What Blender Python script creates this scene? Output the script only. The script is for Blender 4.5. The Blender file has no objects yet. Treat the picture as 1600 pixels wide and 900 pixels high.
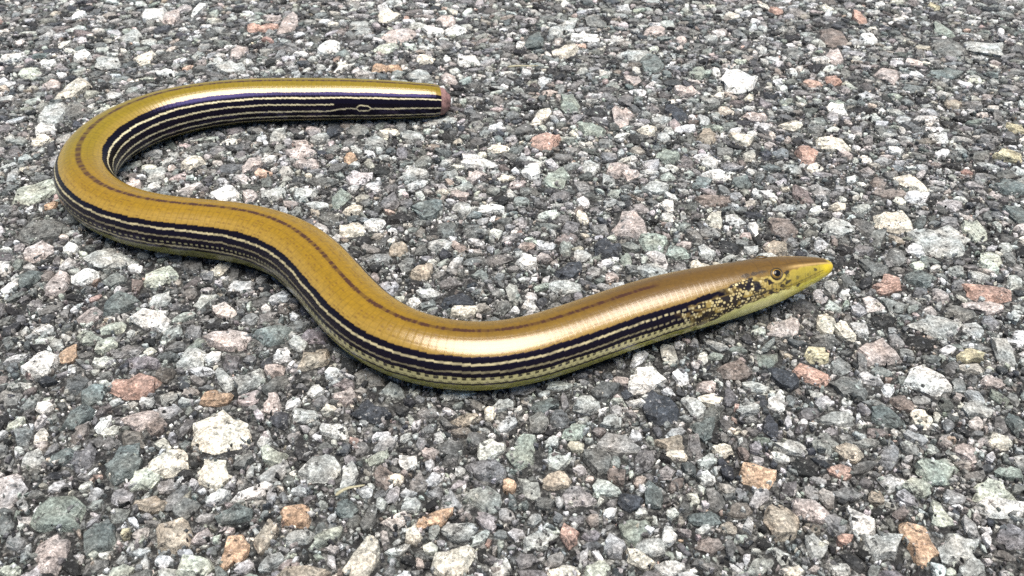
import bpy, math
import numpy as np
from mathutils import Vector, Matrix

# ------------------------------------------------------------------ camera, world, sun, exposure
SC = bpy.context.scene
COL = SC.collection
FPX, PW, PH = 1385.0, 1600.0, 900.0          # focal length in photo pixels, photo size
PITCH = math.radians(36.6)
CAM_H = 0.183

cam_data = bpy.data.cameras.new('camera')
cam = bpy.data.objects.new('camera', cam_data)
COL.objects.link(cam)
cam.location = (0, 0, CAM_H)
cam.rotation_euler = (math.pi / 2 - PITCH, 0, 0)
cam_data.sensor_width = 36.0
cam_data.lens = 36.0 * FPX / PW
cam_data.clip_start = 0.004
cam_data.clip_end = 200.0
cam_data.dof.use_dof = True
cam_data.dof.focus_distance = 0.295
cam_data.dof.aperture_fstop = 40.0
SC.camera = cam

SUN_EL, SUN_AZ = math.radians(81), math.radians(140)   # azimuth clockwise from +Y (the view direction)
world = bpy.data.worlds.new('World')
SC.world = world
world.use_nodes = True
wn = world.node_tree
wn.nodes.clear()
sky = wn.nodes.new('ShaderNodeTexSky')
sky.sky_type = 'NISHITA'
sky.sun_disc = False
sky.sun_elevation = SUN_EL
sky.sun_rotation = SUN_AZ
sky.air_density = 1.0
sky.dust_density = 1.0
bg = wn.nodes.new('ShaderNodeBackground')
bg.inputs['Strength'].default_value = 0.05
wo = wn.nodes.new('ShaderNodeOutputWorld')
wn.links.new(sky.outputs[0], bg.inputs['Color'])
wn.links.new(bg.outputs[0], wo.inputs['Surface'])

sun_data = bpy.data.lights.new('sun', 'SUN')
sun_data.energy = 3.6
sun_data.angle = math.radians(50)
sun_data.color = (1.0, 0.95, 0.88)
sun = bpy.data.objects.new('sun', sun_data)
COL.objects.link(sun)
to_sun = Vector((math.sin(SUN_AZ) * math.cos(SUN_EL), math.cos(SUN_AZ) * math.cos(SUN_EL), math.sin(SUN_EL)))
sun.rotation_euler = to_sun.to_track_quat('Z', 'Y').to_euler()
sun.location = to_sun * 2

SC.cycles.use_denoising = False
SC.view_settings.view_transform = 'Standard'
SC.view_settings.look = 'None'
SC.view_settings.exposure = 0.86
SC.view_settings.gamma = 1.0
SC.view_settings.use_curve_mapping = False

rng = np.random.default_rng(7)
cp, sp = math.cos(PITCH), math.sin(PITCH)


def ray(px, py):
    a, b = (px - PW / 2) / FPX, (PH / 2 - py) / FPX
    return np.array([a, cp + b * sp, -sp + b * cp])


def at(px, py, z=0.0):
    """World point on the height z seen at a photo pixel, and its depth along the view axis."""
    d = ray(px, py)
    t = (z - CAM_H) / d[2]
    return np.array([0, 0, CAM_H]) + d * t, t


def project(p):
    q = p - np.array([0, 0, CAM_H])
    dep = q[..., 1] * cp - q[..., 2] * sp
    up = q[..., 1] * sp + q[..., 2] * cp
    return PW / 2 + FPX * q[..., 0] / dep, PH / 2 - FPX * up / dep, dep


# ------------------------------------------------------------------ node helpers
def new_mat(name):
    m = bpy.data.materials.new(name)
    m.use_nodes = True
    nt = m.node_tree
    return m, nt, nt.nodes['Principled BSDF']


def node(nt, kind, **kw):
    n = nt.nodes.new(kind)
    for k, v in kw.items():
        if k in n.inputs:
            n.inputs[k].default_value = v
        else:
            setattr(n, k, v)
    return n


def math_node(nt, op, a, b=0.5, clamp=False):
    n = nt.nodes.new('ShaderNodeMath')
    n.operation = op
    n.use_clamp = clamp
    for i, v in enumerate((a, b)):
        if isinstance(v, (int, float)):
            n.inputs[i].default_value = v
        else:
            nt.links.new(v, n.inputs[i])
    return n.outputs[0]


def ramp(nt, fac, stops, interp='LINEAR'):
    r = nt.nodes.new('ShaderNodeValToRGB')
    r.color_ramp.interpolation = interp
    el = r.color_ramp.elements
    while len(el) < len(stops):
        el.new(0.5)
    for e, (p, c) in zip(el, stops):
        e.position = p
        e.color = c if len(c) == 4 else (*c, 1)
    nt.links.new(fac, r.inputs[0])
    return r.outputs[0]


def mixc(nt, fac, a, b, mode='MIX'):
    n = nt.nodes.new('ShaderNodeMix')
    n.data_type = 'RGBA'
    n.blend_type = mode
    for i, v in ((0, fac), (6, a), (7, b)):
        if isinstance(v, (int, float)):
            n.inputs[i].default_value = v
        elif isinstance(v, tuple):
            n.inputs[i].default_value = v if len(v) == 4 else (*v, 1)
        else:
            nt.links.new(v, n.inputs[i])
    return n.outputs[2]


def noise(nt, vec, scale, detail=4, rough=0.6):
    n = node(nt, 'ShaderNodeTexNoise', Scale=scale, Detail=detail, Roughness=rough)
    nt.links.new(vec, n.inputs['Vector'])
    return n.outputs['Fac']


def g(v):
    return (v, v, v, 1)


# stone: each stone's own mineral colour from its colour attribute, with grain, specks and tar smears
M_STONE, nt, bsdf = new_mat('crushed_stone')
pos = nt.nodes.new('ShaderNodeNewGeometry').outputs['Position']
att = node(nt, 'ShaderNodeAttribute', attribute_name='Col').outputs['Color']
vein = noise(nt, pos, 260, 6, 0.72)
c = mixc(nt, 1.0, att, ramp(nt, vein, [(0.34, g(0.40)), (0.46, g(0.85)), (0.54, g(1.05)), (0.66, g(1.75))]), 'MULTIPLY')
c = mixc(nt, 1.0, c, ramp(nt, noise(nt, pos, 1100, 4, 0.75), [(0.34, g(0.45)), (0.5, g(1.0)), (0.64, g(1.7))]), 'MULTIPLY')
warm = noise(nt, pos, 120, 3, 0.5)
c = mixc(nt, 1.0, c, ramp(nt, warm, [(0.3, (0.94, 1.0, 1.03)), (0.7, (1.06, 1.0, 0.95))]), 'MULTIPLY')
tar = ramp(nt, noise(nt, pos, 300, 8, 0.74), [(0.57, g(0)), (0.615, g(1))])
c = mixc(nt, math_node(nt, 'MULTIPLY', tar, 0.85), c, (0.016, 0.0155, 0.016))
dust = ramp(nt, noise(nt, pos, 640, 6, 0.78), [(0.58, g(0)), (0.66, g(1))])
c = mixc(nt, math_node(nt, 'MULTIPLY', dust, 0.6), c, (0.70, 0.685, 0.65))
nt.links.new(c, bsdf.inputs['Base Color'])
bsdf.inputs['Roughness'].default_value = 0.72
bsdf.inputs['Specular IOR Level'].default_value = 0.4
b1 = node(nt, 'ShaderNodeBump', Strength=1.0, Distance=0.0018)
nt.links.new(noise(nt, pos, 520, 7, 0.72), b1.inputs['Height'])
nt.links.new(b1.outputs[0], bsdf.inputs['Normal'])

# road sheet: dark bitumen among the stones, graded aggregate farther out where stones are too far to tell apart
M_ROAD, nt, bsdf = new_mat('bitumen_road')
pos = nt.nodes.new('ShaderNodeNewGeometry').outputs['Position']
sep = nt.nodes.new('ShaderNodeSeparateXYZ')
nt.links.new(pos, sep.inputs[0])
tarc = ramp(nt, noise(nt, pos, 500, 6, 0.7), [(0.38, (0.012, 0.012, 0.012)), (0.50, (0.032, 0.032, 0.031)), (0.60, (0.15, 0.15, 0.14)), (0.70, (0.5, 0.49, 0.47))])
vor = node(nt, 'ShaderNodeTexVoronoi', Scale=170.0)
nt.links.new(pos, vor.inputs['Vector'])
agg = ramp(nt, vor.outputs['Color'], [(0.0, (0.06, 0.06, 0.065)), (0.35, (0.2, 0.2, 0.195)), (0.7, (0.33, 0.32, 0.3)), (1.0, (0.55, 0.5, 0.45))])
agg = mixc(nt, ramp(nt, vor.outputs['Distance'], [(0.45, g(0)), (0.7, g(1))]), agg, (0.03, 0.03, 0.032))
lim = math_node(nt, 'ADD', math_node(nt, 'MULTIPLY', sep.outputs['Y'], 0.5), 0.14)
ox = math_node(nt, 'GREATER_THAN', math_node(nt, 'ABSOLUTE', sep.outputs['X']), lim)
oy = math_node(nt, 'GREATER_THAN', math_node(nt, 'ABSOLUTE', math_node(nt, 'SUBTRACT', sep.outputs['Y'], 0.385)), 0.33)
outm = math_node(nt, 'MAXIMUM', ox, oy)
nt.links.new(mixc(nt, outm, tarc, agg), bsdf.inputs['Base Color'])
bsdf.inputs['Roughness'].default_value = 0.65
b1 = node(nt, 'ShaderNodeBump', Strength=1.0, Distance=0.0012)
nt.links.new(noise(nt, pos, 700, 6, 0.7), b1.inputs['Height'])
nt.links.new(b1.outputs[0], bsdf.inputs['Normal'])


def skin_mat(name, rough=0.25, coat=0.12):
    m, nt, bsdf = new_mat(name)
    att = node(nt, 'ShaderNodeAttribute', attribute_name='Col').outputs['Color']
    pos = nt.nodes.new('ShaderNodeNewGeometry').outputs['Position']
    c = mixc(nt, 1.0, att, ramp(nt, noise(nt, pos, 900, 4, 0.6), [(0.3, g(0.86)), (0.7, g(1.12))]), 'MULTIPLY')
    nt.links.new(c, bsdf.inputs['Base Color'])
    bsdf.inputs['Roughness'].default_value = rough
    # the golden scales are pearly, the black ones carry a violet-blue iridescence
    msk = node(nt, 'ShaderNodeAttribute', attribute_name='Pearl').outputs['Fac']
    nt.links.new(math_node(nt, 'MULTIPLY_ADD', msk, 0.78), bsdf.inputs['Specular IOR Level'])
    bsdf.inputs['Specular IOR Level'].links[0].from_node.inputs[2].default_value = 0.42
    nt.links.new(mixc(nt, msk, (0.40, 0.35, 1.0), (1.0, 0.91, 0.82)), bsdf.inputs['Specular Tint'])
    nt.links.new(math_node(nt, 'MULTIPLY', msk, coat), bsdf.inputs['Coat Weight'])
    bsdf.inputs['IOR'].default_value = 1.5
    bsdf.inputs['Coat Roughness'].default_value = 0.2
    bsdf.inputs['Coat IOR'].default_value = 1.5
    bsdf.inputs['Coat Tint'].default_value = (1, 1, 1, 1)
    b = node(nt, 'ShaderNodeBump', Strength=0.12, Distance=0.0002)
    nt.links.new(noise(nt, pos, 1600, 4, 0.6), b.inputs['Height'])
    nt.links.new(b.outputs[0], bsdf.inputs['Normal'])
    return m


def plain_mat(name, color, rough, spec=0.5, scale=1500, var=0.25):
    m, nt, bsdf = new_mat(name)
    pos = nt.nodes.new('ShaderNodeNewGeometry').outputs['Position']
    c = mixc(nt, 1.0, (*color, 1), ramp(nt, noise(nt, pos, scale, 4, 0.6), [(0.3, g(1 - var)), (0.7, g(1 + var))]), 'MULTIPLY')
    nt.links.new(c, bsdf.inputs['Base Color'])
    bsdf.inputs['Roughness'].default_value = rough
    bsdf.inputs['Specular IOR Level'].default_value = spec
    return m


M_SKIN = skin_mat('lizard_skin')
M_STUMP = plain_mat('raw_tail_tip', (0.24, 0.135, 0.125), 0.55, 0.4, 1200, 0.45)
M_IRIS = plain_mat('golden_iris', (0.27, 0.16, 0.03), 0.2, 0.6, 3000, 0.5)
M_PUPIL = plain_mat('pupil_black', (0.006, 0.005, 0.005), 0.06, 0.4)
M_LID = plain_mat('eyelid_brown', (0.05, 0.032, 0.012), 0.4, 0.5, 2500, 0.3)
M_STRAW = plain_mat('dry_straw', (0.36, 0.33, 0.22), 0.6, 0.3, 900, 0.3)


# ------------------------------------------------------------------ mesh helper
def make_mesh(name, verts, faces, mat, cols=None, smooth=False, parent=None, pearl=None):
    """verts (V,3); faces (F,k) with one k; cols (V,3) linear."""
    verts = np.ascontiguousarray(verts, dtype=np.float32)
    faces = np.ascontiguousarray(faces, dtype=np.int32)
    me = bpy.data.meshes.new(name)
    F, k = faces.shape
    me.vertices.add(len(verts))
    me.vertices.foreach_set('co', verts.ravel())
    me.loops.add(F * k)
    me.loops.foreach_set('vertex_index', faces.ravel())
    me.polygons.add(F)
    me.polygons.foreach_set('loop_start', np.arange(0, F * k, k, dtype=np.int32))
    if cols is not None:
        a = me.attributes.new('Col', 'FLOAT_COLOR', 'POINT')
        rgba = np.ones((len(verts), 4), dtype=np.float32)
        rgba[:, :3] = cols
        a.data.foreach_set('color', rgba.ravel())
    if pearl is not None:
        me.attributes.new('Pearl', 'FLOAT', 'POINT').data.foreach_set('value', np.ascontiguousarray(pearl, dtype=np.float32))
    me.update(calc_edges=True)
    me.validate()
    me.polygons.foreach_set('use_smooth', np.full(len(me.polygons), smooth))
    me.materials.append(mat)
    o = bpy.data.objects.new(name, me)
    COL.objects.link(o)
    if parent is not None:
        o.parent = parent
    return o


# ------------------------------------------------------------------ lizard centre line, from photo stations
# (px, py, half width in px, height of the axis above the usual resting height in m)
ST = [(685, 158.2, 24.5, 0), (678, 158, 26.6, 0), (667, 157.5, 28.2, 0), (640, 157, 30, 0), (582, 156, 32, 0), (525, 155.5, 33.5, 0),
      (470, 156, 34, 0), (420, 156.5, 34.5, 0), (380, 158.5, 35, 0), (340, 162.5, 36, 0), (302, 168.5, 37, 0), (262, 177.5, 38, 0),
      (226, 189.5, 39, 0), (191, 206, 40, 0), (161, 226, 41, 0), (140, 249, 41.5, 0), (131, 274, 42, 0), (139, 299, 42.5, 0),
      (163, 321, 43, 0), (204, 339, 44.5, 0), (250, 350, 45.5, 0), (300, 356, 46, 0), (355, 361, 47, 0), (410, 371.5, 48, 0), (452, 387.5, 49, 0),
      (486, 411, 51, 0), (513, 439, 52, 0), (538, 469, 53, 0), (566, 499, 54, 0), (602, 525, 54.5, 0),
      (650, 545, 54.5, 0), (700, 555.5, 54.5, 0), (745, 559, 54, 0), (787, 555.5, 53, 0), (850, 541.5, 52, 0), (912, 520, 51, 0.0),
      (975, 498, 50.5, 0.0004), (1037, 478.5, 50, 0.001), (1100, 463.5, 47, 0.0018), (1149, 452, 44.5, 0.0026),
      (1182, 443.5, 41, 0.0032), (1213, 436, 36.5, 0.004), (1240, 428.5, 29.8, 0.0052), (1260, 423.5, 24, 0.0062), (1276, 419.5, 19, 0.007), (1287, 417, 14.8, 0.0076), (1294, 415.8, 10.6, 0.008), (1298.5, 415.2, 6.2, 0.0083), (1300.8, 415.0, 1.0, 0.0084)]
GROUND_Z = -0.0005                      # mean height of the stone tops the belly rests on
A_K, B_K = 1.05, 0.95                  # half width and half height of the section relative to the seen radius
ctl, rad = [], []
for px, py, hw, lift in ST:
    r = 0.010
    for _ in range(12):
        zc = GROUND_Z + r * B_K + lift
        if lift > 0.003:
            zc = GROUND_Z + 0.0100 + lift * 0.35
        p, t = at(px, py, zc)
        r = hw * t / FPX
    ctl.append(p)
    rad.append(r)
ctl, rad = np.array(ctl), np.array(rad)
seg = np.linalg.norm(np.diff(ctl, axis=0), axis=1)
s_ctl = np.concatenate([[0], np.cumsum(seg)])


def catmull(s_new, s_old, vals):
    """Cubic Hermite interpolation with non-uniform finite-difference tangents."""
    v = vals if vals.ndim == 2 else vals[:, None]
    m = np.zeros_like(v)
    h = np.diff(s_old)[:, None]
    d = np.diff(v, axis=0) / h
    m[1:-1] = (d[:-1] * h[1:] + d[1:] * h[:-1]) / (h[1:] + h[:-1])
    m[0], m[-1] = d[0], d[-1]
    i = np.clip(np.searchsorted(s_old, s_new, 'right') - 1, 0, len(s_old) - 2)
    hh = (s_old[i + 1] - s_old[i])[:, None]
    u = ((s_new - s_old[i])[:, None]) / hh
    o = (2 * u**3 - 3 * u**2 + 1) * v[i] + (u**3 - 2 * u**2 + u) * hh * m[i] + (-2 * u**3 + 3 * u**2) * v[i + 1] + (u**3 - u**2) * hh * m[i + 1]
    return o if vals.ndim == 2 else o[:, 0]


LEN = s_ctl[-1]


def smooth1(v, k):
    w = np.exp(-0.5 * (np.arange(-3 * k, 3 * k + 1) / k) ** 2)
    w /= w.sum()
    pad = np.concatenate([2 * v[0] - v[3 * k:0:-1], v, 2 * v[-1] - v[-2:-3 * k - 2:-1]])
    return np.convolve(pad, w, 'valid')


fine = np.linspace(0, LEN, 4000)
path = catmull(fine, s_ctl, ctl)
path = np.stack([smooth1(path[:, k], 55) for k in range(3)], 1)
radf = catmull(fine, s_ctl, rad)
body_part = fine < LEN - 0.055
rs = smooth1(radf, 90)
endw = np.clip(1 - fine / 0.012, 0, 1)
rs = rs * (1 - endw) + np.interp(fine, s_ctl, rad) * endw
wgt = np.clip((LEN - 0.03 - fine) / 0.03, 0, 1)
radf = rs * wgt + np.interp(fine, s_ctl, rad) * (1 - wgt)

# ring stations: fine on the head
ds_body, ds_head = 0.00026, 0.00016
head_start = LEN - 0.062
S = np.concatenate([np.arange(0, head_start, ds_body), np.arange(head_start, LEN, ds_head)])
P = np.stack([np.interp(S, fine, path[:, k]) for k in range(3)], 1)
R = np.interp(S, fine, radf)
T = np.stack([np.interp(S, fine, np.gradient(path[:, k], fine)) for k in range(3)], 1)
T /= np.linalg.norm(T, axis=1)[:, None]
SIDE = np.cross(T, np.array([0, 0, 1.0]))
SIDE /= np.linalg.norm(SIDE, axis=1)[:, None]
UPV = np.cross(SIDE, T)
to_tip = LEN - S                                   # distance to the snout


def sstep(a, b, x):
    t = np.clip((x - a) / (b - a), 0, 1)
    return t * t * (3 - 2 * t)


ANG = np.concatenate([np.linspace(-150, 150, 261), np.linspace(160, 200, 5)])      # degrees from the dorsal mid line
nA = len(ANG)
th = np.radians(ANG)
headw = sstep(0.062, 0.030, to_tip)
ex = 2.0 + 0.12 * (1 - headw)                       # slightly boxy section on the body
cs, sn = np.cos(th)[None, :], np.sin(th)[None, :]
aK = (A_K * (1 - headw) + 0.93 * headw)[:, None]
bK = (B_K * (1 - headw) + 1.02 * headw)[:, None]
e = (2 / ex)[:, None]
X = np.sign(sn) * np.abs(sn) ** e * aK
Zc = np.sign(cs) * np.abs(cs) ** e * bK
Zc = np.where(Zc < 0, Zc * (1 - 0.06 * (1 - headw[:, None])), Zc)    # flatter belly
# head shaping: canthus ridge above the eye, flatter crown, slimmer jaw
crown = np.exp(-((np.abs(ANG)[None, :]) / 34.0) ** 2) * headw[:, None]
Zc = Zc * (1 - 0.05 * crown)


def hash2(i, j, k=0):
    v = np.sin(i * 127.1 + j * 311.7 + k * 74.7) * 43758.5453
    return v - np.floor(v)


def vnoise(x, y, k=0):
    xi, yi = np.floor(x), np.floor(y)
    xf, yf = x - xi, y - yi
    u, v = xf * xf * (3 - 2 * xf), yf * yf * (3 - 2 * yf)
    return (hash2(xi, yi, k) * (1 - u) * (1 - v) + hash2(xi + 1, yi, k) * u * (1 - v)
            + hash2(xi, yi + 1, k) * (1 - u) * v + hash2(xi + 1, yi + 1, k) * u * v)


SS = np.repeat(S[:, None], nA, 1)
AA = np.repeat(ANG[None, :], len(S), 0)
ABSA = np.abs(np.degrees(np.arctan2(X * np.ones_like(SS), Zc * np.ones_like(SS))))      # angle seen from the axis
TT = LEN - SS
# scale relief: rings of overlapping scales in straight rows
PITCH_S, PITCH_A = 0.0022, 10.5
us = SS / PITCH_S
fu = us - np.floor(us)
fa = (AA / PITCH_A + 0.5) - np.floor(AA / PITCH_A + 0.5)
relief = (0.9 - fu) * 0.5 + 0.55 * (1 - np.abs(2 * fa - 1) ** 4)
relief *= 0.00005 * (1 - 0.45 * sstep(0.16, 0.10, TT)) * (1 - 0.6 * sstep(0.050, 0.035, TT))
RAD = (R[:, None] + relief)
VX = X * RAD
VZ = Zc * RAD
V = P[:, None, :] + SIDE[:, None, :] * VX[..., None] + UPV[:, None, :] * VZ[..., None]
PXX, PYY, _ = project(V)
s_of_x_tail = lambda x: np.interp(-x, [-st[0] for st in ST[:9]], s_ctl[:9])
s_of_x_head = lambda x: np.interp(x, [st[0] for st in ST[32:]], s_ctl[32:])


def surf_at(px, py):
    """(s, angle) of the skin point seen at a photo pixel on the head half of the animal."""
    d = (PXX - px) ** 2 + (PYY - py) ** 2
    camv = np.array([0, 0, CAM_H]) - V
    out = (V - P[:, None, :])
    facing = (camv * out).sum(2) > 0
    d = np.where(facing & (SS > s_ctl[31]), d, 1e9)
    i, j = np.unravel_index(np.argmin(d), d.shape)
    return S[i], abs(ANG[j])


# ------------------------------------------------------------------ skin colours (pigment, plus highlights painted in on back and snout)
def mixv(c, col, w):
    return c * (1 - w[..., None]) + np.array(col) * w[..., None]


tailw = sstep(s_of_x_tail(330), s_of_x_tail(480), SS)[..., ] * 0 + sstep(s_ctl[18], s_ctl[15], SS)
neckw = 0.62 * sstep(s_ctl[28], s_ctl[33], SS) + 0.38 * sstep(s_of_x_head(850), s_of_x_head(1010), SS)
h_edge = (vnoise(SS / 0.0016, AA / 9.0, 31) - 0.5) * 0.007
headm = sstep(s_of_x_head(1042), s_of_x_head(1082), SS + h_edge * 1.5)
sidem = headm * (1 - sstep(58, 54, np.abs(np.where(AA > 180, AA - 360, AA))) * sstep(s_of_x_head(1140), s_of_x_head(1100), SS + h_edge))
saw = fu - 0.5
wob = (vnoise(SS / 0.004, ABSA / 9.0, 3) - 0.5) * 2.0
step = hash2(np.floor(us), np.floor(ABSA / 8.0), 13) - 0.5
jit = saw * 1.2 + step * 1.1 + wob * 1.0
aj = ABSA + jit

gold = np.array([0.262, 0.148, 0.0004])
C = np.ones(SS.shape + (3,)) * gold
C = mixv(C, (0.225, 0.155, 0.0004), tailw)
C = mixv(C, (0.105, 0.052, 0.004), neckw * 0.9)
# highlight along the outer back, painted into the skin colour as a paler band
C = mixv(C, (0.42, 0.27, 0.06), sstep(22, 46, aj) * 0.45)
C *= (0.93 + 0.14 * vnoise(SS / 0.0011, AA / 5.0, 5))[..., None]
# transverse scale rows faintly darker at their edges
C *= (1 - 0.20 * sstep(0.78, 0.97, fu) * sstep(6, 14, ABSA) * (1 - 0.6 * neckw))[..., None]
C *= (1 - 0.13 * sstep(0.38, 0.48, np.abs(fa - 0.5)) * (1 - headm))[..., None]
# fine brown specks in rows along the back
cell_s, cell_a = np.floor(SS / PITCH_S), np.floor(ABSA / 7.0)
hh = hash2(cell_s, cell_a, 9)
fs_, fa_ = SS / PITCH_S - cell_s - 0.5, ABSA / 7.0 - cell_a - 0.5
spot = np.exp(-((fs_ * 2.6) ** 2 + (fa_ * 3.4) ** 2) * 2.2)
C = mixv(C, (0.10, 0.04, 0.006), spot * (hh > 0.72) * (ABSA > 12) * (1 - headm) * 0.65 * (1 - tailw))
# mid-line stripe of brown dashes
bendw = np.exp(-((SS - s_ctl[16]) / 0.03) ** 2)
mid_on = sstep(s_of_x_head(1035), s_of_x_head(1010), SS)
mw = 4.0 + 1.6 * bendw + 0.9 * np.sin(SS / 0.0011 * 2 * np.pi) * 0.5
mid = sstep(mw + 1.4, mw - 1.2, ABSA + (vnoise(SS / 0.0012, AA / 2.0, 11) - 0.5) * 2.2)
mid *= (0.62 + 0.38 * sstep(0.25, 0.6, vnoise(SS / 0.0009, AA * 0 + 2, 4)))
C = mixv(C, (0.05, 0.015, 0.002), mid * mid_on * (0.97 - 0.1 * bendw))

# side: black with cream lines
BLACK = (0.0055, 0.0042, 0.0034)
CREAM = (0.52, 0.45, 0.26)
BELLY = np.array([0.34, 0.32, 0.075])
edge = 50.0 - 4.0 * tailw - 6.0 * sstep(s_of_x_head(1050), s_of_x_head(1100), SS)
side = sstep(edge - 0.7, edge + 0.7, aj)
C = mixv(C, BLACK, side * (1 - sidem))


def line(center, half, lo=0.0):
    return sstep(half + 0.7, half - 0.5, np.abs(aj - center))


L1 = line(61.8 - 0.6 * tailw, 1.7)
L2c, L3c = 81.0 + 0 * SS, 97.0 + 0 * SS
sT = lambda x: s_of_x_tail(x)
# the stripes of the tail join and part near its tip (s grows away from the tip)
join = (SS < sT(527))
loop = (SS < sT(561)) & (SS > sT(583))
loop_in = np.clip(np.minimum(sT(561) - SS, SS - sT(583)) / 0.0012, 0, 1)
L2 = line(75.5 + 2.0 * tailw + np.where(loop, 3.0 + 6.0 * (1 - loop_in), 0), 1.4) * np.where(join & ~loop, 0, 1)
L3c = 97.0 - 7.0 * sstep(sT(524), sT(535), SS * 1.0)[...] * 0
shift = sstep(sT(520), sT(536), SS)
L3c = 94.5 - 6.0 * np.where(SS < sT(522), np.clip((sT(522) - SS) / 0.004, 0, 1), 0) * (1 - loop_in)
L3 = sstep(1.75 + 0.7, 1.75 - 0.5, np.abs(aj - L3c))
L4 = line(110.0, 1.8)
L5 = line(125.0, 2.0)
frag = 0.62 + 0.38 * sstep(0.2, 0.65, vnoise(SS / 0.0012, ABSA / 12.0, 41))
neck_dash = 1 - sstep(s_of_x_head(930), s_of_x_head(1010), SS) * sstep(0.52, 0.72, fu)
frag = frag * neck_dash
L1, L2, L3, L4 = L1 * frag, L2 * frag, L3 * frag, L4 * frag
C = mixv(C, CREAM, L1 * 0.95 * (1 - headm))
C = mixv(C, CREAM, L2 * (0.85 * tailw + 0.5 * (1 - tailw)) * (1 - headm))
C = mixv(C, (0.78, 0.70, 0.45), np.maximum(L3, np.maximum(L2, L1)) * 0.95 * tailw)
C = mixv(C, (0.78, 0.70, 0.45), L4 * 0.95 * tailw)
C = mixv(C, CREAM, L5 * 0.9 * tailw)
# trunk: below the second line comes a lateral fold of cream and black chequers, then a thin black line, then the belly
trunk = (1 - tailw) * (1 - headm)
chk = ((us * 1.0) % 1.0 < 0.5)
chk2 = ((us * 1.0 + 0.5) % 1.0 < 0.4)
fold = sstep(83.5, 85.0, aj) * trunk
frontw = sstep(s_ctl[23], s_ctl[29], SS)
C = mixv(C, (0.58, 0.52, 0.25), fold * frontw)
C = mixv(C, BLACK, fold * frontw * chk * sstep(84.2, 85.0, aj) * sstep(89.5, 88.5, aj) * 0.9)
C = mixv(C, (0.36, 0.33, 0.18), fold * (1 - frontw) * ~chk * sstep(84.8, 85.6, aj) * sstep(89.0, 88.2, aj) * 0.8)
C = mixv(C, CREAM, fold * (1 - frontw) * sstep(92.0, 92.8, aj) * sstep(96.4, 95.6, aj) * 0.75 * frag)
C = mixv(C, BLACK, fold * frontw * chk2 * sstep(92.6, 93.4, aj) * sstep(95.6, 94.8, aj) * 0.55)
C = mixv(C, BELLY, sstep(100.0, 102.0, aj) * trunk * frontw)
C = mixv(C, (0.17, 0.165, 0.05), sstep(99.0, 103.0, aj) * trunk * (1 - frontw))
C = mixv(C, BLACK, sstep(2.8, 1.8, np.abs(aj - 98.5)) * trunk * 0.95)
C = mixv(C, BLACK, sstep(1.6, 0.8, np.abs(aj - 109.0)) * chk * trunk * 0.6)
C = mixv(C, BELLY, sstep(132, 136, aj) * tailw)

# head: bronze crown, mottled cream face, pale throat, yellow snout
hx = np.interp(S, s_ctl[32:], [st_[0] for st_ in ST[32:]])[:, None]
crown_e = np.interp(hx, [1055, 1106, 1150, 1190, 1215, 1240, 1290], [52, 42, 34, 38, 42, 31, 26])
face = (1 - side * (1 - sidem)) * sstep(crown_e - 2, crown_e + 2, ABSA + (vnoise(SS / 0.002, ABSA / 8, 8) - 0.5) * 8) * headm
yel = sstep(s_of_x_head(1160), s_of_x_head(1245), SS)
fcol = np.ones(SS.shape + (3,)) * np.array([0.42, 0.30, 0.075])
fcol = mixv(fcol, (0.36, 0.28, 0.03), yel)
C = C * (1 - face[..., None]) + fcol * face[..., None]
throat_e = np.interp(hx, [1060, 1095, 1125, 1150, 1190, 1300], [103, 101, 92, 85, 82, 84])
throat = sstep(throat_e - 2.5, throat_e + 2.5, ABSA + (vnoise(SS / 0.0016, ABSA / 5, 18) - 0.5) * 8) * headm
C = mixv(C, (0.80, 0.75, 0.28), throat)
C = mixv(C, (0.66, 0.56, 0.03), throat * sstep(s_of_x_head(1185), s_of_x_head(1250), SS) * 0.9)
tipw = sstep(s_of_x_head(1262), s_of_x_head(1290), SS)
C = mixv(C, (0.74, 0.56, 0.008), tipw * sstep(18, 48, ABSA) * 0.95)
C = mixv(C, (0.60, 0.44, 0.02), sstep(s_of_x_head(1284), s_of_x_head(1296), SS))
# mottling on the side of the face: dark cells of irregular size
arc = ABSA * np.pi / 180 * 0.0095
dens = face * (1 - throat) * sstep(s_of_x_head(1228), s_of_x_head(1195), SS) * sstep(s_of_x_head(1036), s_of_x_head(1050), SS)
mot = np.zeros(SS.shape)
mask_rows = np.where(S > s_of_x_head(1040))[0]
r0 = mask_rows[0]
rg = np.random.default_rng(21)
sub_s, sub_a = SS[r0:], arc[r0:]
# every face scale has its own cream pearl on a black ground
ga = sub_a / 0.00100
gs = sub_s / 0.00118 + 0.5 * (np.floor(ga) % 2)
ci, cj = np.floor(gs), np.floor(ga)
dd = np.hypot(gs - ci - 0.5 - (hash2(ci, cj, 81) - 0.5) * 0.5, (ga - cj - 0.5 - (hash2(ci, cj, 82) - 0.5) * 0.5) * 0.9)
rp = 0.13 + 0.36 * hash2(ci, cj, 83)
pearl_spot = sstep(rp + 0.13, rp - 0.08, dd) * (hash2(ci, cj, 84) > 0.32)
patch = sstep(0.80, 0.68, vnoise(sub_s / 0.0036, sub_a / 0.0022, 85)) * 0.85 + 0.15
mot[r0:] = (1 - pearl_spot) * patch
small = sstep(0.58, 0.66, vnoise(sub_s / 0.0009, sub_a / 0.0006, 86))
back = sstep(s_of_x_head(1185), s_of_x_head(1150), sub_s)
mot[r0:] = mot[r0:] * back + small * (1 - back)
C[r0:] = mixv(C[r0:], (0.74, 0.64, 0.36), pearl_spot * dens[r0:] * back * (0.35 + 0.65 * hash2(ci, cj, 87)))
rear = sstep(s_of_x_head(1020), s_of_x_head(1045), sub_s) * sstep(s_of_x_head(1085), s_of_x_head(1060), sub_s)
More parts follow.
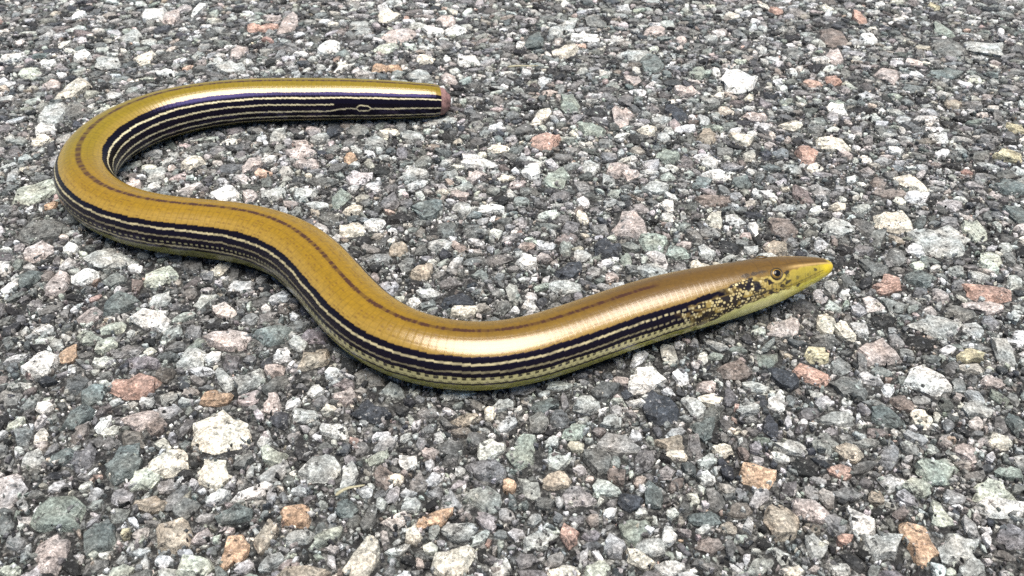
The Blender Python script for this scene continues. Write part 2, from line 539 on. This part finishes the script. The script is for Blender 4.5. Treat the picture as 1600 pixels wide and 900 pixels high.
C[r0:] = mixv(C[r0:], (0.60, 0.52, 0.29), pearl_spot * rear * sstep(60, 63, ABSA[r0:]) * sstep(99, 96, ABSA[r0:]) * (hash2(ci, cj, 88) > 0.45) * 0.8)
C = mixv(C, (0.008, 0.006, 0.004), mot * dens * 0.97)
# single marks read off the face: (px, py, half length, half height, strength)
for mx, my, hl, hh_, st_ in [(1183, 446, 6, 9, .95), (1169, 448, 4, 7, .95), (1171, 437, 4, 4, .9), (1247, 445, 4, 4, .9), (1231, 439, 6, 3, .85), (1229, 425, 5, 3, .9),
                             (1246, 432, 3, 3, .6), (1274, 420, 3, 2.6, .8), (1262, 428, 2.5, 2.5, .4), (1254, 437, 2, 2, .4), (1204, 452, 9, 1.6, .8), (1192, 455, 8, 1.5, .7), (1207, 447, 2, 6, .5),
                             (1180, 460, 6, 1.6, .6), (1160, 466, 6, 2, .6), (1224, 451, 2, 2, .5), (1218, 443, 5, 2, .4), (1196, 436, 4, 3, .8), (1190, 424, 8, 2.6, .6), (1178, 427, 6, 3, .7), (1164, 431, 7, 4, .7)]:
    s0, a0 = surf_at(mx, my)
    r0_ = np.interp(s0, fine, radf)
    m = 0.000215
    q = ((sub_s - s0) / (hl * m)) ** 2 + ((ABSA[r0:] - a0) * np.pi / 180 * r0_ / (hh_ * m)) ** 2
    q = q * (0.45 + 1.3 * vnoise(sub_s / 0.0006, ABSA[r0:] / 3.2, 51))
    C[r0:] = mixv(C[r0:], (0.012, 0.009, 0.006), sstep(1.5, 0.6, q) * st_)
s0, a0 = surf_at(1213, 427.5)
r0_ = np.interp(s0, fine, radf)
dse, dae = (sub_s - s0), (ABSA[r0:] - a0) * np.pi / 180 * r0_
qe = np.sqrt((dse / 0.0036) ** 2 + (dae / 0.0029) ** 2)
C[r0:] = mixv(C[r0:], (0.55, 0.42, 0.12), sstep(1.05, 0.85, qe) * sstep(0.0, 0.0010, dae - 0.15 * dse) * 0.85)
C[r0:] = mixv(C[r0:], (0.02, 0.013, 0.006), sstep(0.14, 0.03, np.abs(qe - 1.08)) * sstep(-0.0002, 0.0008, dae) * vnoise(sub_s / 0.0007, ABSA[r0:] / 4, 61))
C[r0:] = mixv(C[r0:], (0.02, 0.013, 0.006), sstep(0.74, 0.62, qe) * 0.9)
# lip line from the corner of the jaw to the snout
lip = [surf_at(*p_) for p_ in ((1178, 460), (1200, 455), (1222, 449), (1245, 441), (1265, 432), (1285, 422))]
la = np.interp(SS[r0:], [p_[0] for p_ in lip], [p_[1] for p_ in lip])
on = sstep(lip[0][0] - 0.0005, lip[0][0] + 0.0005, sub_s) * sstep(lip[-1][0] + 0.001, lip[-1][0], sub_s)
C[r0:] = mixv(C[r0:], (0.06, 0.05, 0.01), sstep(0.00024, 0.00006, np.abs(ABSA[r0:] - la) * np.pi / 180 * R[r0:, None]) * on * (0.5 + 0.35 * vnoise(sub_s / 0.002, 0 * sub_s, 71)))
lipz = np.abs(ABSA[r0:] - la) * np.pi / 180 * R[r0:, None]
bar = sstep(0.12, 0.03, np.abs((sub_s / 0.0021) % 1.0 - 0.5)) * sstep(0.0021, 0.0017, lipz) * on
C[r0:] *= (1 - 0.30 * bar)[..., None]
for xs, k_ in ((1172, 3.0), (1197, -4.0), (1222, 5.0), (1247, -3.0), (1270, 3.0)):
    sx = s_of_x_head(xs) + (np.cos(np.radians(ABSA[r0:] * k_)) - 1) * 0.0006
    C[r0:] *= (1 - 0.28 * sstep(0.00022, 0.00006, np.abs(sub_s - sx)) * sstep(40, 34, ABSA[r0:]))[..., None]
onc = sstep(s_of_x_head(1165), s_of_x_head(1175), sub_s)
for an in (14.0, 31.0):
    dz = np.abs(ABSA[r0:] - an - 2.5 * np.sin(sub_s / 0.0021)) * np.pi / 180 * R[r0:, None]
    C[r0:] *= (1 - 0.25 * sstep(0.00022, 0.00006, dz) * onc)[..., None]
# pale highlight stripe along the snout edge, painted into the colour
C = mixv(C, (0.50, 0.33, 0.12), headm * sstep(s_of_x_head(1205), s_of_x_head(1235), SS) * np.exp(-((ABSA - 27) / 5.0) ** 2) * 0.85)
C = np.clip(C, 0, 1)

PEARL = np.clip((1 - side * (1 - sidem)) * (1 - 0.6 * mot * dens), 0, 1)
# ------------------------------------------------------------------ lizard objects
nS = len(S)
idx = np.arange(nS * nA).reshape(nS, nA)
q00, q01 = idx[:-1, :], np.roll(idx, -1, 1)[:-1, :]
q10, q11 = idx[1:, :], np.roll(idx, -1, 1)[1:, :]
faces = np.stack([q00, q10, q11, q01], -1).reshape(-1, 4)
verts = V.reshape(-1, 3)
cols = C.reshape(-1, 3)

root = bpy.data.objects.new('legless_lizard', None)
COL.objects.link(root)
root.empty_display_size = 0.01
root.location = (0, 0, 0)
root['label'] = 'glossy golden-brown legless lizard with black and cream side stripes lying in an S-bend'
root['category'] = 'lizard'
body = make_mesh('body', verts, faces, M_SKIN, cols, True, root, pearl=PEARL.ravel())

# raw pinkish tip where the tail is broken off
nr, nk = 40, 12
vv, cc = [], []
for i in range(nk + 1):
    u = i / nk
    rr = R[0] * (0.95 - 0.10 * u) * math.cos(u * math.pi / 2) ** 0.85
    off = (0.0064 + 0.0005 * math.sin(5 * i)) * math.sin(u * math.pi / 2) - 0.0009
    for j in range(nr):
        a_ = 2 * math.pi * j / nr
        w = 1 + u * (0.12 * math.sin(3 * a_ + u * 5) + 0.09 * math.sin(7 * a_ + 3 * u) + 0.06 * math.sin(13 * a_ + 9 * u))
        vv.append(P[0] - T[0] * off + SIDE[0] * (A_K * rr * w * math.sin(a_)) + UPV[0] * (B_K * rr * w * math.cos(a_)))
ff = [[i * nr + j, i * nr + (j + 1) % nr, (i + 1) * nr + (j + 1) % nr, (i + 1) * nr + j] for i in range(nk) for j in range(nr)]
stump = make_mesh('tail_stump', np.array(vv), np.array(ff), M_STUMP, None, True, root)
stump['label'] = 'raw pinkish end of the broken tail'


def dome(name, center, axis, upv, r1, r2, bulge, mat, parent, n=28, k=9, inner=0.0, ringshape=False):
    """A shallow lens (or, with ringshape, a raised oval rim) on the head surface."""
    axis = axis / np.linalg.norm(axis)
    fx = np.cross(upv, axis)
    fx /= np.linalg.norm(fx)
    fy = np.cross(axis, fx)
    vv, ff = [], []
    for i in range(k + 1):
        u = i / k
        if ringshape:
            ph = u * 2 * math.pi
            rr, hz = 1 - inner * 0.5 + inner * 0.5 * math.cos(ph), bulge * math.sin(ph)
        else:
            rr, hz = math.cos(u * math.pi / 2), bulge * math.sin(u * math.pi / 2)
        for j in range(n):
            a_ = 2 * math.pi * j / n
            vv.append(center + fx * (r1 * rr * math.cos(a_)) + fy * (r2 * rr * math.sin(a_)) + axis * hz)
    for i in range(k):
        for j in range(n):
            ff.append([i * n + j, i * n + (j + 1) % n, (i + 1) * n + (j + 1) % n, (i + 1) * n + j])
    return make_mesh(name, np.array(vv), np.array(ff), mat, None, True, parent)


s_eye, a_eye = surf_at(1213, 427.5)
for sgn in (1, -1):
    i = int(np.argmin(np.abs(S - s_eye)))
    j = int(np.argmin(np.abs(ANG - (sgn * a_eye if True else 0))))
    pt = V[i, j]
    nrm = np.cross(V[i + 4, j] - V[i - 4, j], V[i, j + 2] - V[i, j - 2])
    if np.dot(nrm, pt - P[i]) < 0:
        nrm = -nrm
    nrm /= np.linalg.norm(nrm)
    eye = dome('eye', pt - nrm * 0.00030, nrm, UPV[i], 0.00205, 0.00162, 0.00100, M_IRIS, root)
    dome('pupil', pt + nrm * 0.00032, nrm, UPV[i], 0.00140, 0.00116, 0.00046, M_PUPIL, eye)
    dome('eyelid', pt - nrm * 0.00012, nrm, UPV[i], 0.00245, 0.00195, 0.00042, M_LID, eye, inner=0.26, ringshape=True)

# ------------------------------------------------------------------ road and its stones
road = make_mesh('road', np.array([(-30, -30, -0.0009), (30, -30, -0.0009), (30, 30, -0.0009), (-30, 30, -0.0009)], float), np.array([[0, 1, 2, 3]]), M_ROAD)
road['kind'] = 'structure'
road['label'] = 'weathered asphalt road surface full of mixed grey, cream and pink stone chips'

KEY = {'W': (.80, .785, .76), 'C': (.74, .66, .52), 'P': (.54, .43, .40), 'S': (.56, .30, .215), 'O': (.62, .36, .18), 'T': (.44, .35, .25),
       'Y': (.56, .48, .25), 'G': (.19, .195, .187), 'L': (.44, .455, .44), 'N': (.29, .35, .295), 'B': (.055, .066, .088), 'D': (.035, .035, .037),
       'U': (.15, .19, .19), 'R': (.25, .19, .165), 'V': (.52, .56, .45), 'Q': (.20, .19, .20)}
KEY = {k: tuple(np.array(v) * (1.0, 1.012, 0.965)) for k, v in KEY.items()}      # the local rock leans to a greenish grey
STONES = """125,21,17,11,W;240,18,42,22,W;268,25,28,20,P;308,12,22,20,W;205,55,34,16,L;126,84,34,18,W;225,88,38,18,C;170,95,45,20,L;372,77,30,20,P;360,103,52,16,L;260,110,40,11,W;47,110,35,18,V;115,135,60,24,C;82,130,28,16,P;80,175,50,32,L;18,88,40,13,W;62,216,34,16,C;70,196,35,22,W;115,170,40,24,G;75,95,25,13,W;395,42,25,10,S
418,40,38,12,S;450,37,26,26,P;425,25,28,12,P;518,68,36,26,W;607,22,38,22,C;560,35,30,20,L;625,52,48,24,P;680,46,40,17,W;712,44,34,16,W;697,30,32,16,P;605,73,40,13,V,-15;600,104,45,11,O;655,117,40,24,L;730,92,34,18,W;666,90,34,14,C;702,123,30,18,P;608,203,40,13,C;645,210,40,22,L;585,220,50,18,L;522,202,24,22,B;560,203,40,20,G;433,208,28,22,L;500,213,26,20,L;475,222,35,15,P
917,55,38,20,W,-15;880,77,38,24,C;885,38,36,14,L;930,30,36,20,G;838,58,34,34,U;865,46,24,16,L;1023,46,40,15,P;1065,60,22,14,P;990,120,28,18,P;1018,95,40,30,U;990,82,42,20,L;1093,110,38,20,N;1160,122,68,40,W;1118,108,18,16,W;1070,140,36,16,P;890,160,38,28,N;845,178,28,28,C;973,178,42,30,P;1055,170,40,28,B;1012,199,36,18,C;1107,211,30,24,T;1160,213,38,20,C;1180,178,40,16,P;925,200,44,18,N;851,218,44,24,S;978,152,22,24,Q
1213,15,20,12,S;1344,26,22,14,S;1300,53,50,30,R;1358,57,32,16,W;1304,82,28,28,P;1302,122,28,17,S;1385,113,42,22,P;1540,70,66,26,L;1485,75,50,24,G;1475,43,32,20,N;1460,8,18,10,Y;1312,168,32,17,W;1235,192,40,18,C;1300,220,52,26,C;1490,160,38,12,T;1475,112,50,16,U;1467,212,30,18,W;1590,198,30,14,Y;1240,80,36,18,G;1275,200,28,16,G
55,296,68,38,V,10;79,320,18,13,O;60,390,42,28,P;110,385,30,14,W;165,402,78,36,L;250,425,52,36,V,-30;45,430,36,28,U;90,440,36,34,P;130,430,36,24,W;350,300,48,28,W;208,283,34,18,P;395,252,30,26,P;300,250,36,22,C;240,288,20,9,W;390,303,26,18,P;345,415,26,26,C;245,270,34,26,L;60,355,70,40,G;15,445,20,18,W
468,234,46,18,P;480,252,40,18,P;548,245,22,14,O;648,268,58,18,L;420,245,20,12,W;425,300,42,22,L;475,299,44,18,L;530,308,32,26,N;551,323,36,16,C;453,315,25,14,P;548,357,40,24,C;585,348,36,20,W;622,385,34,20,T,-40;635,410,32,32,G;660,422,36,22,T,-45;720,322,38,24,L;768,323,44,16,W;745,250,68,20,W;780,230,36,10,C;790,275,28,10,C;745,272,34,20,P;610,310,36,30,Q;670,320,50,40,U;690,297,22,9,C;720,303,34,12,P;500,282,50,12,G;740,355,50,24,G
830,266,34,20,W;870,275,40,34,N;925,257,30,26,L;975,264,44,28,P;1045,238,44,22,N;1120,269,42,20,W;1110,252,30,18,W;985,345,54,50,P;1022,375,56,30,N;945,385,50,30,B;910,337,22,24,C;1118,338,32,26,C;850,400,22,16,P;823,405,40,22,W;1020,420,50,22,L;1045,318,24,20,W;1115,310,60,16,R;875,305,40,14,Q;1023,290,44,22,L;885,445,46,24,L;890,420,44,26,B;1090,410,36,16,C;1070,380,26,12,P;1178,355,18,22,W;978,403,22,18,N;988,418,24,18,G;958,430,24,16,P;1160,282,30,20,U
1262,238,46,26,S;1320,237,26,14,P;1427,282,40,30,C;1396,340,62,40,C;1475,373,82,50,L;1222,350,50,34,R;1217,383,46,26,T;1548,402,40,32,V;1530,428,36,16,L;1437,430,50,30,U;1390,440,44,26,S;1350,387,36,20,Q;1365,415,34,32,G;1585,290,50,30,U;1590,330,35,30,U;1525,355,40,34,V;1310,350,50,30,L;1575,240,40,20,Y;1400,232,22,12,W;1310,320,28,12,C;1400,372,18,16,T
212,600,88,36,S,15;60,567,60,34,W;105,550,28,30,O;235,495,62,36,W;180,508,46,22,V,-20;165,535,36,20,V;185,470,70,30,U;145,612,42,26,U;120,645,46,40,U;68,633,30,18,W;160,660,26,26,W;335,618,48,24,O;350,670,100,72,C;220,650,32,40,P,-50;245,662,36,30,R;300,555,44,36,L;360,525,44,46,P,-45;332,555,26,16,W;68,510,32,16,W;25,660,25,20,V;385,590,40,44,L;290,625,26,14,L;250,465,40,20,L
492,556,58,38,T,-20;430,575,40,20,P;422,520,34,44,U,-50;538,615,34,30,P;490,606,28,18,W;475,644,40,30,L;425,628,28,26,P;515,637,26,18,C;580,640,70,30,B;730,650,50,22,T;765,643,22,22,C;430,600,44,22,G,-20;715,465,60,34,B;722,485,44,20,C;645,470,22,18,W;785,475,28,24,G;670,455,30,16,W
1008,585,70,50,W;1030,630,60,50,B;915,628,54,34,L;840,655,34,40,G;955,655,40,24,L;850,630,40,26,U;1145,575,66,26,R;995,627,26,12,W;970,590,26,18,P;1105,600,40,20,P;1110,622,44,12,C;1100,665,40,36,U;1170,635,36,20,L
1375,545,62,46,P;1452,590,66,50,W;1545,455,92,20,S;1540,475,64,22,P;1465,505,78,34,L;1225,507,44,44,P,45;1275,550,44,28,Y;1228,590,46,36,B;1265,580,24,40,S,-30;1518,552,46,20,Y;1290,500,36,36,C;1320,515,30,30,C;1385,648,56,28,U;1440,650,36,34,C;1570,545,40,42,L;1550,595,38,18,P,30;1530,637,54,20,L;1590,660,32,32,U;1310,650,60,24,L;1250,460,22,14,W;1320,457,20,14,W;1385,452,24,10,S;1410,625,34,28,R;1215,625,30,36,W;1330,600,70,36,G
190,720,66,58,U;225,745,54,32,V;265,718,56,50,C;335,733,60,46,C;90,795,100,70,N,-20;155,835,54,50,U;82,858,56,56,P;235,785,46,24,T;50,714,36,30,L;95,713,38,26,U;270,830,60,60,T;305,880,54,36,V;370,850,36,46,O;355,868,22,30,O;15,888,30,24,V;190,890,36,24,V;195,832,18,14,Y;290,790,50,30,G,-30;365,800,60,28,U;340,773,48,20,W;255,693,26,18,C;380,715,30,34,G
500,725,66,50,L;465,800,62,42,O;570,862,60,66,C;680,806,62,22,O;710,872,70,60,C;795,756,24,22,O;425,708,44,30,V;415,830,34,64,T;590,712,48,14,V,-35;637,716,32,24,W;673,705,26,18,P;620,745,26,16,C;510,837,60,10,V,-20;475,895,76,28,T;640,783,40,26,L;645,830,26,40,C;470,835,44,28,L;715,828,56,26,L;600,740,36,40,R;760,730,60,40,Q;540,790,44,26,U;545,740,30,40,L
820,700,64,60,N;990,823,58,40,N;1045,830,28,36,W;1045,883,44,24,W;880,895,46,30,C;930,890,44,40,V;1000,868,56,26,C,40;890,832,34,38,S;965,740,32,26,R;935,715,40,50,G;1005,714,36,40,Q;1060,708,32,18,C;1130,700,30,26,C;1185,740,70,42,O;1020,770,30,50,U;985,780,36,34,B;1110,845,50,28,R;1050,690,50,24,T;1105,742,30,22,W;870,745,50,40,T;850,785,36,18,G;1100,805,56,24,U;1020,850,44,30,L
1435,840,60,66,O;1380,845,62,52,L;1265,790,62,34,P,45;1225,810,60,66,T;1465,730,76,40,N;1565,790,80,30,W;1550,765,70,34,V;1330,705,50,24,T;1240,695,60,24,L;1435,760,46,24,V;1500,850,64,56,L;1345,810,36,44,W;1520,885,50,28,L;1580,735,40,24,N;1510,700,34,30,P;1560,685,36,24,C;1240,892,40,18,C;1320,842,30,16,S;1275,850,30,44,L;1370,775,24,26,T;1470,800,30,44,V"""


def desat(c, k):
    m = c @ np.array([0.3, 0.5, 0.2])
    return m + (c - m) * k


def field_half(y):
    return 0.15 + 0.5 * y


Y0, Y1, X1 = 0.06, 0.71, 0.505
RES = 0.00045
NX, NY = int(2 * X1 / RES), int((Y1 - Y0) / RES)
occ = np.zeros((NY, NX), dtype=bool)
gy = Y0 + (np.arange(NY) + 0.5) * RES
gx = -X1 + (np.arange(NX) + 0.5) * RES
occ |= np.abs(gx)[None, :] > field_half(gy)[:, None]

pth = path[::8]


def under_body(x, y):
    d = np.sqrt((x[:, None] - pth[None, :, 0]) ** 2 + (y[:, None] - pth[None, :, 1]) ** 2)
    return d.min(1)


def stamp(x, y, a, b, rot, k):
    m = max(a, b) * k
    i0, i1 = int((y - m - Y0) / RES), int((y + m - Y0) / RES) + 2
    j0, j1 = int((x - m + X1) / RES), int((x + m + X1) / RES) + 2
    i0, j0 = max(i0, 0), max(j0, 0)
    if i1 <= i0 or j1 <= j0:
        return
    dy = gy[i0:i1, None] - y
    dx = gx[None, j0:j1] - x
    c_, s_ = math.cos(rot), math.sin(rot)
    q = ((dx * c_ + dy * s_) / (a * k)) ** 2 + ((-dx * s_ + dy * c_) / (b * k)) ** 2
    occ[i0:i1, j0:j1] |= q < 1


stones = {k: [] for k in ('x', 'y', 'a', 'b', 'rot', 'top', 'col', 'cls')}


def add_stone(x, y, a, b, rot, top, col, cls):
    for k, v in zip(stones, (x, y, a, b, rot, top, col, cls)):
        stones[k].append(v)


for row in STONES.replace('\n', ';').split(';'):
    f = row.split(',')
    px, py, w, h = map(float, f[:4])
    rot_px = float(f[5]) if len(f) > 5 else rng.uniform(-12, 12)
    p, t = at(px, py + h * 0.06, 0.0008)
    elev = math.asin(-ray(px, py)[2] / np.linalg.norm(ray(px, py)))
    a_ = 0.5 * w * t / FPX * 1.06
    b_ = max(0.5 * h * t / FPX / math.sin(elev) * 0.98, a_ * 0.42)
    if abs(rot_px) > 14:                               # turn a slanted stone in the road plane
        q, _ = at(px + w * 0.5 * math.cos(math.radians(rot_px)), py + w * 0.5 * math.sin(math.radians(rot_px)), 0.0008)
        rot = math.atan2(q[1] - p[1], q[0] - p[0])
        a_ = np.hypot(q[0] - p[0], q[1] - p[1])
    else:
        rot = -math.radians(rot_px)
    colr = desat(np.array(KEY[f[4]]), 0.6) * rng.uniform(0.9, 1.2)
    add_stone(p[0], p[1], a_, b_, rot, rng.uniform(0.0007, 0.0016) + 0.04 * a_, colr, 0)
    stamp(p[0], p[1], a_, b_, rot, 0.93)
n_hero = len(stones['x'])

PAL = [('G', .24), ('L', .25), ('Q', .08), ('D', .075), ('B', .055), ('U', .075), ('N', .05), ('R', .05), ('T', .035), ('C', .05), ('P', .045), ('W', .06), ('V', .04), ('S', .008), ('O', .003)]
pk, pw_ = [KEY[k] for k, _ in PAL], np.array([w for _, w in PAL])
pw_ = pw_ / pw_.sum()


def rand_col():
    base = desat(np.array(pk[rng.choice(len(pk), p=pw_)]), rng.uniform(0.15, 0.55))
    return np.clip(base * rng.uniform(0.6, 1.4) * rng.uniform(0.96, 1.04, 3), 0.01, 0.8)


def fill(rmin, rmax, keep, tries, top_lo, top_hi, cls, rounds):
    for rd in range(rounds):
        free = np.flatnonzero(~occ)
        if len(free) == 0:
            return
        pick = rng.choice(free, min(tries, len(free)), replace=False)
        ii, jj = np.unravel_index(pick, occ.shape)
        rr = rmin + (rmax - rmin) * rng.random(len(pick)) ** 1.6
        asp = rng.uniform(0.42, 0.92, len(pick))
        rots = rng.uniform(0, np.pi, len(pick))
        tops = rng.uniform(top_lo, top_hi, len(pick))
        for i, j, r, a_s, ro, tp in zip(ii, jj, rr, asp, rots, tops):
            if occ[i, j]:
                continue
            b = r * a_s
            c_, s_ = math.cos(ro), math.sin(ro)
            ok = True
            for (du, dv) in ((1, 0), (-1, 0), (0, 1), (0, -1), (.7, .7), (-.7, .7), (.7, -.7), (-.7, -.7)):
                xo, yo = (du * r * c_ - dv * b * s_) * keep, (du * r * s_ + dv * b * c_) * keep
                y_, x_ = i + int(round(yo / RES)), j + int(round(xo / RES))
                if y_ < 0 or x_ < 0 or y_ >= NY or x_ >= NX or occ[y_, x_]:
                    ok = False
                    break
            if not ok:
                continue
            x, y = gx[j], gy[i]
            add_stone(x, y, r, b, ro, tp, rand_col(), cls)
            stamp(x, y, r, b, ro, 0.95)


fill(0.0036, 0.0066, 0.72, 7000, 0.0002, 0.0012, 1, 2)
fill(0.0022, 0.0036, 0.78, 24000, -0.0001, 0.0011, 1, 2)
fill(0.0014, 0.0024, 0.85, 30000, -0.0004, 0.0008, 2, 2)
fill(0.0008, 0.0014, 0.75, 60000, -0.0006, 0.0006, 3, 2)
occ |= (gy > 0.40)[:, None] | (gy < 0.10)[:, None] | (np.abs(gx)[None, :] > 0.07 + 0.5 * gy[:, None])
fill(0.00045, 0.0008, 0.6, 40000, -0.0007, 0.0002, 4, 1)

for _ in range(14000):                                # loose chips and flecks pressed in anywhere, over the edges of bigger stones
    y = 0.085 + 0.40 * rng.random() ** 1.3
    x = rng.uniform(-1, 1) * (0.07 + 0.5 * y)
    r = 0.0005 + 0.0013 * rng.random() ** 2.2
    add_stone(x, y, r, r * rng.uniform(0.4, 0.9), rng.uniform(0, 3.14), rng.uniform(-0.0003, 0.0013), rand_col(), 4)

st = {k: np.array(v) for k, v in stones.items()}
d_body = under_body(st['x'], st['y'])
near = d_body < 0.0105
st['top'] = np.where(near, np.minimum(st['top'], 0.0001 + 0.35 * np.maximum(d_body - 0.006, 0)), st['top'])


def stone_mesh(sel, n):
    """Vertices and triangles of angular stones: base ring, girdle ring, shoulder ring and an off-centre summit."""
    N = len(sel)
    x, y, a, b, ro, top = (st[k][sel] for k in ('x', 'y', 'a', 'b', 'rot', 'top'))
    zb = -0.0034
    ang = (np.arange(n)[None, :] + rng.uniform(-0.44, 0.44, (N, n))) / n * 2 * np.pi + rng.uniform(0, 6, (N, 1))
    rr = rng.uniform(0.68, 1.14, (N, n))
    rr *= 1 + 0.14 * np.cos(2 * ang + rng.uniform(0, 6, (N, 1))) + 0.08 * np.cos(3 * ang + rng.uniform(0, 6, (N, 1)))
    ux, uy = np.cos(ang) * rr, np.sin(ang) * rr
    hh = np.minimum((top - zb), 1.0)[:, None]
    sh = rng.uniform(0.66, 0.97, (N, n))
    z0 = np.full((N, n), zb)
    size = np.minimum(a, b)[:, None]
    drop = np.minimum(size * 0.65, hh * 0.75)
    z1 = top[:, None] - drop * rng.uniform(0.40, 1.1, (N, n))
    z2 = top[:, None] - drop * rng.uniform(-0.06, 0.34, (N, n))
    ox, oy = rng.uniform(-0.22, 0.22, (N, 1)), rng.uniform(-0.22, 0.22, (N, 1))
    tx, ty = rng.normal(0, 0.08, (N, 1)), rng.normal(0, 0.08, (N, 1))
    LX = np.concatenate([ux * 0.86, ux, ux * sh + ox * 0.5, ox], 1)
    LY = np.concatenate([uy * 0.86, uy, uy * sh + oy * 0.5, oy], 1)
    LZ = np.concatenate([z0, z1, z2, top[:, None] + drop * rng.uniform(-0.12, 0.10, (N, 1))], 1)
    LX, LY = LX * a[:, None], LY * b[:, None]
    LZ = LZ + np.where(LZ > zb + 1e-5, tx * LX + ty * LY, 0)
    c_, s_ = np.cos(ro)[:, None], np.sin(ro)[:, None]
    vx, vy = x[:, None] + LX * c_ - LY * s_, y[:, None] + LX * s_ + LY * c_
    vert = np.stack([vx, vy, LZ], -1)
    k = np.arange(n)
    k2 = (k + 1) % n
    tri = np.concatenate([
        np.stack([k, k2, n + k2], 1), np.stack([k, n + k2, n + k], 1),
        np.stack([n + k, n + k2, 2 * n + k2], 1), np.stack([n + k, 2 * n + k2, 2 * n + k], 1),
        np.stack([2 * n + k, 2 * n + k2, np.full(n, 3 * n)], 1)])
    return vert, tri


# the 300 that show largest: screen area inside the picture and not under the animal
ppx, ppy, dep = project(np.stack([st['x'], st['y'], st['top']], 1))
elev = np.arcsin(np.clip(CAM_H / np.sqrt(st['x'] ** 2 + st['y'] ** 2 + CAM_H ** 2), 0, 1))
area = st['a'] * st['b'] * np.sin(elev) * (FPX / dep) ** 2
inside = (ppx > 4) & (ppx < PW - 4) & (ppy > 4) & (ppy < PH - 4) & (d_body > 0.0125)
score = np.where(inside, area, 0)
order = np.argsort(-score)
single = order[:300]
rest = np.setdiff1d(np.arange(len(score)), single)

vert, tri = stone_mesh(single, 10)
for q in range(len(single)):
    o0 = np.array([st['x'][single[q]], st['y'][single[q]], 0.0])
    ob = make_mesh('stone', vert[q] - o0, tri, M_STONE, np.repeat(st['col'][single[q]][None], vert.shape[1], 0), False, road)
    ob.location = o0

VV, TTT, CC, base = [], [], [], 0
for cls, n in ((0, 10), (1, 8), (2, 6), (3, 5), (4, 4)):
    sel = rest[st['cls'][rest] == cls]
    if len(sel) == 0:
        continue
    v, t_ = stone_mesh(sel, n)
    N, m = v.shape[:2]
    VV.append(v.reshape(-1, 3))
    TTT.append((t_[None] + (base + np.arange(N) * m)[:, None, None]).reshape(-1, 3))
    CC.append(np.repeat(st['col'][sel], m, 0))
    base += N * m
chips = make_mesh('stone_chips', np.concatenate(VV), np.concatenate(TTT), M_STONE, np.concatenate(CC), False, road)
chips['kind'] = 'stuff'


# ------------------------------------------------------------------ dry bits of grass lying on the road
def stem(p0, p1, r, sag, label):
    a_, b_ = at(*p0, 0.0020)[0], at(*p1, 0.0024)[0]
    n_, k_ = 7, 14
    d_ = (b_ - a_)
    sd = np.cross(d_ / np.linalg.norm(d_), np.array([0, 0, 1.0]))
    vv = []
    for i in range(k_ + 1):
        u = i / k_
        c_ = d_ * u + sd * sag * math.sin(u * math.pi) + np.array([0, 0, 0.0004 * math.sin(u * 5)])
        w = r * (1 - 0.55 * u) * (1 if 0 < i < k_ else 0.35)
        for j in range(n_):
            t_ = 2 * math.pi * j / n_
            vv.append(c_ + sd * w * math.cos(t_) + np.array([0, 0, 0.6 * w * math.sin(t_)]))
    ff = [[i * n_ + j, i * n_ + (j + 1) % n_, (i + 1) * n_ + (j + 1) % n_, (i + 1) * n_ + j] for i in range(k_) for j in range(n_)]
    o = make_mesh('grass_stem', np.array(vv), np.array(ff), M_STRAW, None, True)
    o.location = a_
    o['label'] = label
    o['category'] = 'grass stem'


stem((793, 104.5), (842, 101), 0.00075, 0.0006, 'short dry grass stem on the stones right of and behind the broken tail tip')
stem((524, 774), (570, 756), 0.0006, -0.0005, 'thin pale dry grass stem on the stones in the foreground below the lizard')

print('STONES', len(st['x']), [int((st['cls'] == k).sum()) for k in range(5)], 'tris', sum(len(t_) for t_ in TTT), 'lizard quads', len(faces), 'len', LEN)
print('RAD mm', np.round(np.interp(s_ctl, fine, radf) * 1000, 1))
